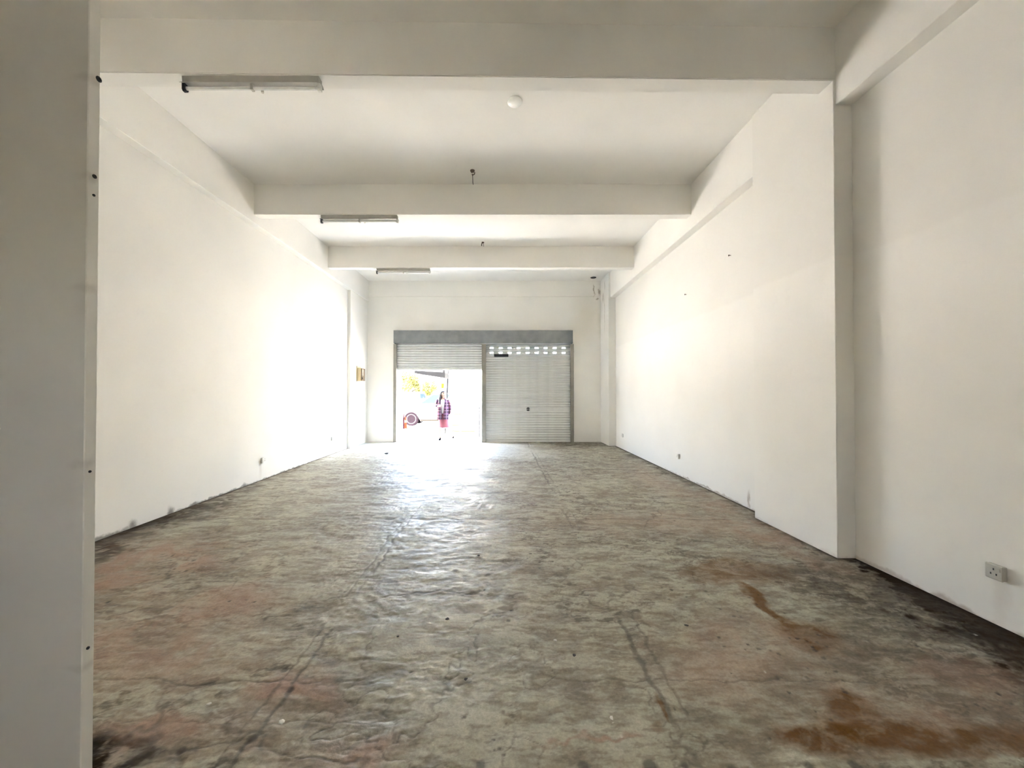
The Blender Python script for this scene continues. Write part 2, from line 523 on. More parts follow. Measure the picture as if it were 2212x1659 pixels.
    idx = np.arange(nx * ny).reshape(ny, nx)
    q = np.stack([idx[:-1, :-1], idx[:-1, 1:], idx[1:, 1:], idx[1:, :-1]], -1).reshape(-1, 4)
    me.loops.add(q.size); me.loops.foreach_set('vertex_index', q.ravel().astype(np.int32))
    me.polygons.add(len(q)); me.polygons.foreach_set('loop_start', (np.arange(len(q)) * 4).astype(np.int32))
    me.polygons.foreach_set('use_smooth', np.ones(len(q), bool))
    me.update(calc_edges=True)
    at = me.attributes.new('stain_and_light', 'FLOAT_COLOR', 'POINT')
    at.data.foreach_set('color', np.concatenate([col, rough[..., None]], -1).astype(np.float32).ravel())
    return me

def floor_mat():
    m, nt, b = new_mat('worn_cement_floor')
    g = Graph(nt)
    a = nt.nodes.new('ShaderNodeAttribute'); a.attribute_name = 'stain_and_light'
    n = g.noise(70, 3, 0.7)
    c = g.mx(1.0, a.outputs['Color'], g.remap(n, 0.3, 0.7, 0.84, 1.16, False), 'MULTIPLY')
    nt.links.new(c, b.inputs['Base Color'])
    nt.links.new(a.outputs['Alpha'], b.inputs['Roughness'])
    nt.links.new(g.remap(a.outputs['Alpha'], 0.62, 0.85, 0.5, 0.06), b.inputs['Specular IOR Level'])
    bp = nt.nodes.new('ShaderNodeBump'); bp.inputs['Strength'].default_value = 0.35; bp.inputs['Distance'].default_value = 0.004
    nt.links.new(n, bp.inputs['Height']); nt.links.new(bp.outputs[0], b.inputs['Normal'])
    return m
M_floor = floor_mat()

def struct(name, bm, mat, label=None, smooth=False):
    return tag(obj(name, bm, mat, None, smooth), label, None, None, 'structure')

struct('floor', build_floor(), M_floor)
struct('ceiling', boxes((XL - .25, XR + .25, Y0 - .25, YB + .32, ZC, ZC + .2)), M_ceil)
struct('wall_left', boxes((XL - .25, XL, Y0 - .25, YB + .32, 0, ZC)), M_left)
struct('wall_right', boxes((XR, XR + .25, Y0 - .25, YB + .32, 0, ZC)), M_right)
OX0, OX1, OZ = -3.12, 2.13, 3.02
struct('wall_back', boxes((XL, OX0, YB, YB + .3, 0, ZC), (OX1, XR, YB, YB + .3, 0, ZC), (OX0, OX1, YB, YB + .3, OZ, ZC)), M_back)
WX0, WX1, WZ0, WZ1 = -0.4, 0.2, 2.2, 2.6      # unseen high window behind the camera, added to brighten surfaces facing it
struct('wall_front', boxes((XL, WX0, Y0 - .25, Y0, 0, ZC), (WX1, XR, Y0 - .25, Y0, 0, ZC), (WX0, WX1, Y0 - .25, Y0, 0, WZ0), (WX0, WX1, Y0 - .25, Y0, WZ1, ZC)), M_wall)
struct('added_window_1', boxes((WX0, WX1, Y0 - .20, Y0 - .15, WZ0, WZ0 + .05), (WX0, WX1, Y0 - .20, Y0 - .15, WZ1 - .05, WZ1), (WX0, WX0 + .05, Y0 - .20, Y0 - .15, WZ0, WZ1), (WX1 - .05, WX1, Y0 - .20, Y0 - .15, WZ0, WZ1), (-0.125, -0.075, Y0 - .20, Y0 - .15, WZ0, WZ1)), M_white_enamel)
struct('wall_partition', boxes((XL, -1.595, 1.475, 1.52, 0, ZC), bevel=0.003), M_part, 'near grey partition board ending in a bare edge with screw holes')

# beams and pilasters of the concrete frame
def skew_beam(y_at0, thick, z0, x0, x1, slope):
    bm = bmesh.new()
    poly = [(x0, y_at0 + slope * x0), (x1, y_at0 + slope * x1), (x1, y_at0 + thick + slope * x1), (x0, y_at0 + thick + slope * x0)]
    prism(bm, poly, 'Z', z0, ZC + .05)
    bmesh.ops.bevel(bm, geom=bm.edges[:], offset=0.006, segments=2, affect='EDGES')
    return bm
BZ = 4.333
struct('trim_1', skew_beam(3.426, 0.165, BZ, XL, XR, 0.0138), M_wall, 'nearest ceiling cross beam')
struct('trim_2', skew_beam(6.11, 0.165, BZ, XL, XR, 0.0), M_wall, 'middle ceiling cross beam')
struct('trim_3', skew_beam(8.74, 0.165, BZ, XL, XR, 0.0), M_wall, 'far ceiling cross beam')
struct('trim_4', boxes((XL - .05, -3.94, Y0, YB, 4.205, ZC + .05), bevel=0.006), M_wall, 'ceiling beam along the left wall')
struct('trim_5', boxes((3.05, XR + .05, Y0, YB, 4.11, ZC + .05), bevel=0.006), M_wall, 'ceiling beam along the right wall')
struct('trim_6', boxes((XL - .05, -3.985, 10.2, YB, 0, 4.21), bevel=0.004), M_left, 'shallow pilaster at the far left corner')
struct('trim_7', boxes((3.0, XR + .05, 10.64, YB, 0, ZC), bevel=0.004), M_pil, 'stained pilaster at the far right corner')
struct('trim_8', boxes((3.03, XR + .05, 3.47, 4.594, 0, ZC), bevel=0.004), M_right, 'wide pilaster on the right wall under the nearest beam')
struct('trim_9', boxes((XL + .07, 3.0, YB - .025, YB + .05, BZ + .02, ZC), bevel=0.004), M_back, 'shallow beam over the shutters')
struct('trim_10', boxes((-3.22, -3.075, YB + .30, YB + .45, 0, 3.1)), M_jamb, 'beige outer door jamb')

# ------------------------------------------------------------------ shutters
PITCH = 0.0728
SY = 11.535          # plane of the curtain
SL = (-3.1195, -0.4945)
SR = (-0.4935, 2.1295)
def slat_profile():
    """outline in (y, z): bulged towards the room, with a hooked joint"""
    h = PITCH
    fr = []
    for k in range(7):
        t = k / 6
        fr.append((SY - 0.004 - 0.020 * math.sin(PI * t) ** 0.7, 0.014 + t * (h - 0.025)))
    bk = [(y + 0.003, z) for y, z in fr]
    return [(SY + 0.006, 0.0), (SY + 0.006, 0.013)] + fr + [(SY + 0.006, h - 0.010), (SY + 0.006, h), (SY + 0.009, h)] + [(SY + 0.009, h - 0.004)] + bk[::-1] + [(SY + 0.009, 0.004), (SY + 0.009, 0.0)]
def slat_mesh(x0, x1):
    bm = bmesh.new()
    prism(bm, slat_profile(), 'X', x0, x1)
    return bm
def perforated_slat(x0, x1, centers, hw):
    """a slat with slots punched through its middle"""
    bm = bmesh.new()
    prof = slat_profile()
    xs = [x0]
    for c in centers: xs += [c - hw, c + hw]
    xs.append(x1)
    zmin, zmax = 0.019, PITCH - 0.017
    for i in range(len(xs) - 1):
        a, b_ = xs[i], xs[i + 1]
        if i % 2 == 0:
            prism(bm, prof, 'X', a, b_)
        else:
            prism(bm, [(SY - 0.002, 0.0), (SY - 0.006, zmin), (SY + 0.004, zmin), (SY + 0.008, 0.0)], 'X', a, b_)
            prism(bm, [(SY - 0.006, zmax), (SY - 0.002, PITCH), (SY + 0.008, PITCH), (SY + 0.004, zmax)], 'X', a, b_)
    return bm

holes = [-0.264 + 0.27 * k for k in range(9)]
def shutter(name, xr, zbot, label, lock=False):
    x0, x1 = xr
    t = empty(name, ((x0 + x1) / 2, SY, zbot), 0, label, 'shutter', 'roller shutters in the back wall')
    off = Vector(((x0 + x1) / 2, SY, zbot))
    def put(o):
        o.matrix_parent_inverse = Matrix.Translation(-off)
        return o
    # bottom rail
    bm = boxes((x0, x1, SY - 0.022, SY + 0.015, zbot - 0.012, zbot + 0.045), bevel=0.004)
    put(obj('bottom_rail', bm, M_galv, t))
    z = zbot + 0.045
    first = perf = None
    n = 0
    locked = False
    while z < 3.02:
        if lock and not locked and z > 0.87:
            put(obj('lock_rail', boxes((x0, x1, SY - 0.014, SY + 0.009, z - 0.003, z + 0.108), bevel=0.003), M_galv, t))
            bm = bmesh.new(); lathe(bm, [(0.055, 0), (0.05, -0.006), (0.02, -0.012), (0.012, -0.02), (0.0, -0.02)], 16, (0.83, SY - 0.014, z + 0.055), 'Y')
            lk = put(obj('lock', bm, M_dark, t, 40))
            bm = bmesh.new(); box(bm, 0.745, 0.915, SY - 0.034, SY - 0.016, z + 0.046, z + 0.064, 0.004)
            hd = obj('lock_handle', bm, M_galv, lk)
            z += 0.105; locked = True
            continue
        is_p = lock and any(abs(z - q) < PITCH / 2 for q in (2.645, 2.791))
        if is_p:
            if perf is None:
                perf = obj('slat', perforated_slat(x0, x1, holes, 0.052), M_galv, t); o = perf
                perf['label'] = 'slat with a row of punched slots'
            else:
                o = perf.copy(); COL.objects.link(o); o.parent = t
        else:
            if first is None:
                first = obj('slat', slat_mesh(x0, x1), M_galv, t, 35); o = first
            else:
                o = first.copy(); COL.objects.link(o); o.parent = t
        put(o); o.location = (0, 0, z)
        z += PITCH; n += 1
    return t
shutter('roller_shutter', SL, 2.165, 'galvanised steel roller shutter rolled most of the way up over the open doorway')
sr = shutter('roller_shutter', SR, 0.004, 'closed galvanised steel roller shutter with two rows of punched slots', True)
bm = boxes((-0.19, 0.24, SY - 0.045, SY - 0.018, 2.545, 2.625), bevel=0.008)
o = obj('pull_bar', bm, M_dark, sr); o.matrix_parent_inverse = Matrix.Translation(-Vector(sr.location)); o['label'] = 'black bar below the punched slots'

for x0, x1, lab, m in ((-3.185, -3.095, 'steel guide rail at the outer edge of the open shutter', M_rail),
                    (-0.555, -0.43, 'steel guide post between the two roller shutters', M_rail),
                    (2.09, 2.185, 'dark steel guide rail at the outer edge of the closed shutter', M_rail)):
    xm = (x0 + x1) / 2
    t = empty('guide_rail', (xm, 11.5, 0), 0, lab, 'rail', 'shutter guide rails')
    w = (x1 - x0) / 2
    # a U channel: web and lips
    b_ = boxes((-w, w, -0.075, -0.068, 0, 2.92), (-w, -w + .006, -0.068, 0.0, 0, 2.92), (w - .006, w, -0.068, 0.0, 0, 2.92), bevel=0.001)
    obj('channel', b_, m, t)
    if abs(xm + 0.49) < 0.05:
        obj('post_core', boxes((-0.035, 0.035, -0.066, 0.0, 0, 2.92)), M_rail, t)
        obj('foot_plate', boxes((-0.07, 0.07, -0.1, 0.0, 0.0, 0.012)), M_rail, t)
    for zb in (0.3, 1.05, 1.9, 2.7):
        bm = bmesh.new(); s = 1 if xm > 0 else -1
        lathe(bm, [(0.012, 0), (0.012, 0.008), (0.006, 0.012), (0, 0.012)], 8, (s * w, -0.03, zb), 'X')
        obj('bolt', bm, M_dark, t)

# hood over both shutters
t = empty('shutter_hood', (-0.505, 11.5, 2.925), 0, 'long grey steel hood covering the shutter rolls above the doorway', 'shutter hood')
hl = 2.625
obj('cover', boxes((-hl, hl, -0.25, -0.245, 0.0, 0.375), (-hl, hl, -0.25, 0.0, 0.37, 0.375), (-hl, hl, -0.25, -0.215, 0.0, 0.006)), M_hood, t)
for s in (-1, 1):
    obj('end_cap', boxes((s * hl - 0.004, s * hl + 0.004, -0.254, 0.0, -0.002, 0.378), bevel=0.002), M_hood, t)
obj('seam', boxes((-0.004, 0.004, -0.2535, -0.2495, 0.0, 0.375)), M_hood, t)
for sx in (-1.31, 1.31):
    bm = bmesh.new(); lathe(bm, [(0.09, -1.24), (0.09, 1.24)], 20, (sx, -0.125, 0.20), 'X')
    obj('roll_drum', bm, M_galv, t, 40)

# ------------------------------------------------------------------ fluorescent battens
def batten(loc, label):
    t = empty('fluorescent_batten', loc, 0, label, 'lamp', 'fluorescent battens under the cross beams')
    L = 0.625
    # spine hung below the beam, wider at the ceiling
    bm = bmesh.new()
    prism(bm, [(-0.034, 0.0), (0.034, 0.0), (0.028, -0.050), (-0.028, -0.050)], 'X', -L + .012, L - .012)
    obj('spine', bm, M_batten, t)
    # narrow reflector
    bm = bmesh.new()
    prism(bm, [(-0.028, -0.048), (0.028, -0.048), (0.046, -0.064), (0.046, -0.068), (0.026, -0.052), (-0.026, -0.052), (-0.046, -0.068), (-0.046, -0.064)], 'X', -L, L)
    obj('reflector', bm, M_batten, t)
    for s in (-1, 1):
        bm = bmesh.new()
        prism(bm, [(-0.022, -0.055), (0.022, -0.055), (0.022, -0.105), (0.012, -0.118), (-0.012, -0.118), (-0.022, -0.105)], 'X', s * (L - 0.03), s * (L - 0.002))
        obj('lamp_holder', bm, M_white_enamel if s > 0 else M_dark, t)
    bm = bmesh.new(); tube(bm, [(-L + .03, 0, -0.088), (L - .03, 0, -0.088)], 0.0145, 14)
    tb = obj('lamp_tube', bm, M_tube, t, 40)
    for s in (-1, 1):
        bm = bmesh.new(); tube(bm, [(s * (L - .055), 0, -0.088), (s * (L - .03), 0, -0.088)], 0.0155, 14)
        obj('tube_cap', bm, M_galv, tb, 40)
    obj('tube_clip', boxes((-0.012, 0.012, -0.02, 0.02, -0.108, -0.056), bevel=0.003), M_grime, t)
    bm = bmesh.new(); lathe(bm, [(0.012, -0.10), (0.012, -0.055)], 10, (0.07, 0.035, 0))
    obj('starter', bm, M_grime, t)
    return t
batten((-2.245, 3.45, BZ), 'dusty fluorescent tube light under the beam next to the partition board')
batten((-2.27, 6.165, BZ), 'fluorescent tube light under the middle cross beam')
batten((-2.235, 8.83, BZ), 'fluorescent tube light under the beam nearest the shutters')

# ------------------------------------------------------------------ fittings on the ceiling
bm = bmesh.new()
lathe(bm, [(0.0, 0.0), (0.085, 0.0), (0.085, -0.012), (0.075, -0.022), (0.03, -0.028), (0.0, -0.028)], 24, (0, 0, 0))
o = obj('ceiling_rose', bm, M_tube, None, 40); o.location = (0.165, 4.36, ZC)
tag(o, 'round white cover plate on the ceiling behind the nearest beam', 'cover plate')

t = empty('ceiling_hook', (-0.42, 5.73, ZC), 0, 'rusty fan hook with a dangling wire on the ceiling', 'hook', 'old fan hooks')
bm = bmesh.new(); lathe(bm, [(0.0, 0), (0.035, 0), (0.03, -0.02), (0.012, -0.03), (0, -0.03)], 12)
obj('plate', bm, M_rusty, t)
bm = bmesh.new(); tube(bm, [(0, 0, -0.02), (-0.02, 0, -0.05), (0.0, 0, -0.075), (0.03, 0, -0.055), (0.035, 0, -0.03)], 0.008, 6)
obj('hook', bm, M_rusty, t)
bm = bmesh.new(); tube(bm, [(0.0, 0, -0.05), (0.004, 0.0, -0.12), (0.006, 0.0, -0.18), (0.012, 0, -0.215)], 0.005, 6)
obj('wire', bm, M_dark, t)
t = empty('ceiling_hook', (-0.39, 8.50, ZC), 0, 'small bent fan hook on the ceiling between the two farther beams', 'hook', 'old fan hooks')
bm = bmesh.new(); lathe(bm, [(0.0, 0), (0.03, 0), (0.025, -0.015), (0.01, -0.02), (0, -0.02)], 12)
obj('plate', bm, M_rusty, t)
bm = bmesh.new(); tube(bm, [(0, 0, -0.01), (-0.025, 0, -0.03), (-0.03, 0, -0.08)], 0.010, 6)
obj('hook', bm, M_rusty, t)
bm = bmesh.new(); tube(bm, [(0.012, 0, -0.01), (0.02, 0, -0.10)], 0.004, 6)
obj('wire', bm, M_dark, t)
bm = bmesh.new()
lathe(bm, [(0.0, 0), (0.085, 0), (0.08, -0.014), (0.055, -0.016), (0.05, -0.006), (0.0, -0.006)], 20)
o = obj('conduit_box', bm, M_dark, None, 40); o.location = (2.70, 11.13, ZC)
tag(o, 'small dark round conduit box on the ceiling by the stained pilaster', 'conduit box')

# ------------------------------------------------------------------ sockets on the walls
def socket(loc, side, label, mat=M_plastic, h=0.09, w=0.085, d=0.035):
    """side +1: on the right wall (faces -X), -1: on the left wall"""
    t = empty('wall_socket', loc, 0 if side < 0 else PI, label, 'socket', 'wall sockets near the floor')
    obj('back_box', boxes((0, d * .7, -w / 2, w / 2, -h / 2, h / 2), bevel=0.003), mat, t)
    fp = obj('face_plate', boxes((d * .7, d, -w / 2 - .003, w / 2 + .003, -h / 2 - .003, h / 2 + .003), bevel=0.005), mat, t)
    for y, z in ((0, 0.018), (-0.014, -0.012), (0.014, -0.012)):
        obj('slot', boxes((d - .001, d + .0012, y - .003, y + .003, z - .006, z + .006)), M_dark, fp)
    obj('switch', boxes((d, d + .005, 0.022, 0.034, 0.01, 0.03), bevel=0.001), mat, fp)
    return t
socket((XL, 6.57, 0.335), -1, 'white wall socket on the left wall near the dirt streak')
socket((XL, 9.26, 0.37), -1, 'white wall socket on the left wall just before the shallow pilaster')
socket((XR, 6.9, 0.345), 1, 'white wall socket on the right wall midway to the shutters')
socket((XR, 10.04, 0.36), 1, 'white wall socket on the right wall just before the stained pilaster')
socket((XR, 2.475, 0.345), 1, 'grimy wall socket on the right wall before the wide pilaster', M_grime)

# ------------------------------------------------------------------ meter box
t = empty('meter_box', (-3.985, 10.78, 1.79), 0, 'beige and brown electric box on the far left pilaster', 'electric box')
obj('back_plate', boxes((0, 0.02, -0.15, 0.17, -0.01, 0.43), bevel=0.004), M_beige, t)
obj('casing', boxes((0.02, 0.115, -0.14, 0.15, 0.0, 0.37), bevel=0.012), M_beige, t)
dr = obj('door', boxes((0.115, 0.135, -0.13, 0.145, 0.012, 0.36), bevel=0.006), M_brown, t)
obj('window', boxes((0.135, 0.138, -0.09, 0.02, 0.16, 0.33)), M_rail, dr)
obj('latch', boxes((0.135, 0.15, -0.10, -0.06, 0.06, 0.11), bevel=0.003), M_black, dr)
t = empty('light_switch', (-3.985, 10.72, 1.55), 0, 'small white switch under the electric box', 'switch')
obj('plate', boxes((0, 0.012, -0.04, 0.04, -0.04, 0.04), bevel=0.003), M_plastic, t)
obj('rocker', boxes((0.012, 0.018, -0.012, 0.012, -0.02, 0.02), bevel=0.002), M_grime, t)

# ------------------------------------------------------------------ screws, plugs, crumbs
def plug(loc, r, label, face, group='screw holes in the partition edge', name='wall_plug'):
    bm = bmesh.new()
    lathe(bm, [(r, 0.0), (r, 0.003), (r * 0.6, 0.005), (r * 0.4, 0.001), (0, 0.001)], 10)
    o = obj(name, bm, M_black, None, 40)
    o.location = loc; o.rotation_euler = face
    return tag(o, label, 'wall plug', group)
toX = (0, R(90), 0)
for y, z, r, lab in ((1.512, 2.74, 0.011, 'large black screw hole highest up the bare edge of the partition board'),
                     (1.500, 2.345, 0.008, 'round black screw hole just above a smaller one in the partition edge'),
                     (1.498, 2.27, 0.005, 'tiny black screw hole just below a rounder one in the partition edge'),
                     (1.495, 1.19, 0.005, 'faint screw hole at waist height in the partition edge'),
                     (1.495, 0.51, 0.006, 'lowest screw hole near the foot of the partition edge')):
    plug((-1.595, y, z), r, lab, toX)
for y, z, k in ((5.31, 3.39, 'black nail high on the right wall above the paint line'), (6.58, 3.17, 'small nail on the right wall farther from the wide pilaster')):
    bm = bmesh.new(); lathe(bm, [(0.004, 0), (0.004, 0.025), (0.012, 0.025), (0.012, 0.03), (0, 0.03)], 8)
    o = obj('wall_nail', bm, M_rusty); o.location = (XR, y, z); o.rotation_euler = (0, R(-90), 0)
    tag(o, k, 'nail')

rnd = random.Random(4)
def crumb(loc, s, mat, label, cat='debris', name='debris_chip', flat=0.5, group=None):
    bm = bmesh.new()
    bmesh.ops.create_icosphere(bm, subdivisions=1, radius=s)
    for v in bm.verts:
        k = 0.7 + rnd.random() * 0.6
        v.co = Vector((v.co.x * k * 1.3, v.co.y * k, max(v.co.z * k * flat, -s * flat * 0.5)))
    zmin = min(v.co.z for v in bm.verts)
    for v in bm.verts: v.co.z -= zmin
    o = obj(name, bm, mat); o.location = loc; o.rotation_euler = (0, 0, rnd.random() * 6)
    return tag(o, label, cat, group)
M_chip = plain('pale_plaster_chip', (0.7, 0.68, 0.62), 0.8)
M_stone = plain('dark_pebble', (0.06, 0.055, 0.05), 0.8)
crumb((-2.75, 9.29, 0), 0.045, M_stone, 'dark lump of dirt on the bright floor before the open doorway')
for x, y in ((-1.40, 1.86), (-0.99, 1.76), (0.33, 2.33), (0.51, 1.78)):
    crumb((x, y, 0), 0.008 + rnd.random() * 0.005, M_chip, 'pale plaster chip on the near cement floor', group='pale chips on the floor')
for x, y in ((-0.20, 3.53), (-0.35, 2.55), (-0.63, 2.37), (-0.18, 2.02), (1.19, 2.48), (0.42, 2.20)):
    crumb((x, y, 0), 0.007 + rnd.random() * 0.005, M_stone, 'dark grit crumb on the near cement floor', group='dark crumbs on the floor')
crumb((1.09, 11.36, 0), 0.05, M_chip, 'crumpled white scrap at the foot of the closed shutter', 'scrap', 'paper_scrap', 0.6)


# ------------------------------------------------------------------ outside the doorway
M_ground = plain('sunlit_concrete', (0.55, 0.53, 0.49), 0.85, 0, 0.08, 0.8)
M_step = plain('pale_step', (0.72, 0.70, 0.62), 0.8)
M_nose = plain('yellow_nosing', (0.15, 0.1, 0.008), 0.9)
M_render = plain('white_render', (0.78, 0.77, 0.73), 0.8)
M_paint = plain('white_car_paint', (0.75, 0.75, 0.74), 0.25)
M_glass = plain('tinted_car_glass', (0.0045, 0.0085, 0.0115), 0.9)
M_tyre = plain('tyre_rubber', (0.003, 0.002, 0.003), 0.9)
M_rim = plain('alloy_rim', (0.045, 0.036, 0.04), 0.9, 0.6)
M_trim = plain('brown_sill', (0.005, 0.0035, 0.002), 0.9)
M_lamp = plain('lamp_lens', (0.5, 0.5, 0.48), 0.1)
M_tail = plain('red_lens', (0.10, 0.005, 0.005), 0.2)
M_orange = plain('orange_plastic', (0.06, 0.004, 0.0015), 0.9)
M_conewhite = plain('cone_band', (0.07, 0.03, 0.02), 0.9)
M_maroon = plain('maroon_paint', (0.003, 0.0004, 0.001), 0.9)
M_greypanel = plain('grey_sheet', (0.0075, 0.0075, 0.0078), 0.9)
M_greypost = plain('grey_paint_post', (0.012, 0.012, 0.0125), 0.9)
M_leaf = plain('yellow_green_leaves', (0.06, 0.06, 0.019), 0.9, 0, 0.35, 2.0)
M_leaf2 = plain('olive_leaves', (0.034, 0.036, 0.014), 0.9, 0, 0.35, 2.0)
M_bark = plain('bark', (0.012, 0.01, 0.007), 0.9)
M_terra = plain('terracotta_awning', (0.03, 0.013, 0.007), 0.9)
M_yellow = plain('yellow_sign', (0.06, 0.045, 0.001), 0.9)

struct('floor_outside', boxes((-40, 30, YB + .32, 70, -0.2, -0.015)), M_ground)
struct('wall_outside', boxes((-0.85, -0.62, 13.05, 18.0, -0.015, 3.4)), M_render, 'white rendered side wall of the outdoor stairs')

t = empty('staircase', (-1.285, 13.2, -0.015), 0, 'pale outdoor stairs with yellow nosings climbing away from the doorway', 'stairs')
for k in range(14):
    st = obj('step', boxes((-0.42, 0.42, 0.25 * k, 0.25 * k + 0.27, 0.0 if k == 0 else 0.18 * k - 0.04, 0.18 * (k + 1)), bevel=0.006), M_step, t)
    obj('nosing', boxes((-0.40, 0.40, 0.25 * k - 0.006, 0.25 * k + 0.05, 0.18 * (k + 1) - 0.03, 0.18 * (k + 1) + 0.004)), M_nose, st)
bm = bmesh.new()
prism(bm, [(0.27, 0.0), (3.45, 0.0), (3.45, 2.3), (0.27, 0.12)], 'X', -0.40, 0.40)
obj('soffit', bm, M_step, t)
bm = bmesh.new()
prism(bm, [(-0.02, 0.0), (3.5, 0.0), (3.5, 3.45), (0.0, 0.85)], 'X', -0.56, -0.43)
obj('parapet', bm, M_render, t)

t = empty('drain_pole', (-0.905, 12.95, -0.015), 0, 'thin grey pole with a bent bracket beside the outdoor stairs', 'pole')
bm = bmesh.new(); tube(bm, [(0.20, 0, 0.0), (0.20, 0, 3.0)], 0.014, 8)
po = obj('pipe', bm, M_greypost, t)
bm = bmesh.new(); tube(bm, [(0.19, 0, 0.96), (0.06, 0, 0.96), (0.055, 0, 1.08)], 0.010, 6)
obj('bracket', bm, M_greypost, po)

# white leaning post that carries a grey sheet awning
t = empty('leaning_post', (-2.06, 14.0, -0.015), 0, 'white leaning post with a grey edge left of the outdoor stairs', 'post')
def lean_box(x0, x1, y0, y1, h, lean):
    bm = bmesh.new()
    loft(bm, [[(x0, y0, 0), (x1, y0, 0), (x1, y1, 0), (x0, y1, 0)], [(x0 + lean, y0, h), (x1 + lean, y0, h), (x1 + lean, y1, h), (x0 + lean, y1, h)]])
    return bm
obj('shaft', lean_box(-0.07, 0.03, -0.06, 0.06, 3.3, 0.16), M_render, t)
obj('edge_strip', lean_box(0.031, 0.070, -0.065, 0.065, 3.3, 0.16), M_greypost, t)
t = empty('sheet_awning', (-1.98, 13.93, 1.97), 0, 'grey sheet awning tapering out from the leaning post', 'awning')
bm = bmesh.new()
loft(bm, [[(-0.94, -0.9, 0.16), (-0.94, 0.0, 0.16), (-0.94, 0.0, 0.25), (-0.94, -0.9, 0.25)], [(0.10, -0.9, 0.0), (0.10, 0.0, 0.0), (0.10, 0.0, 0.19), (0.10, -0.9, 0.19)]])
obj('panel', bm, M_greypanel, t)
obj('bracket', boxes((0.02, 0.10, -0.9, -0.80, 0.19, 0.31)), M_greypost, t)

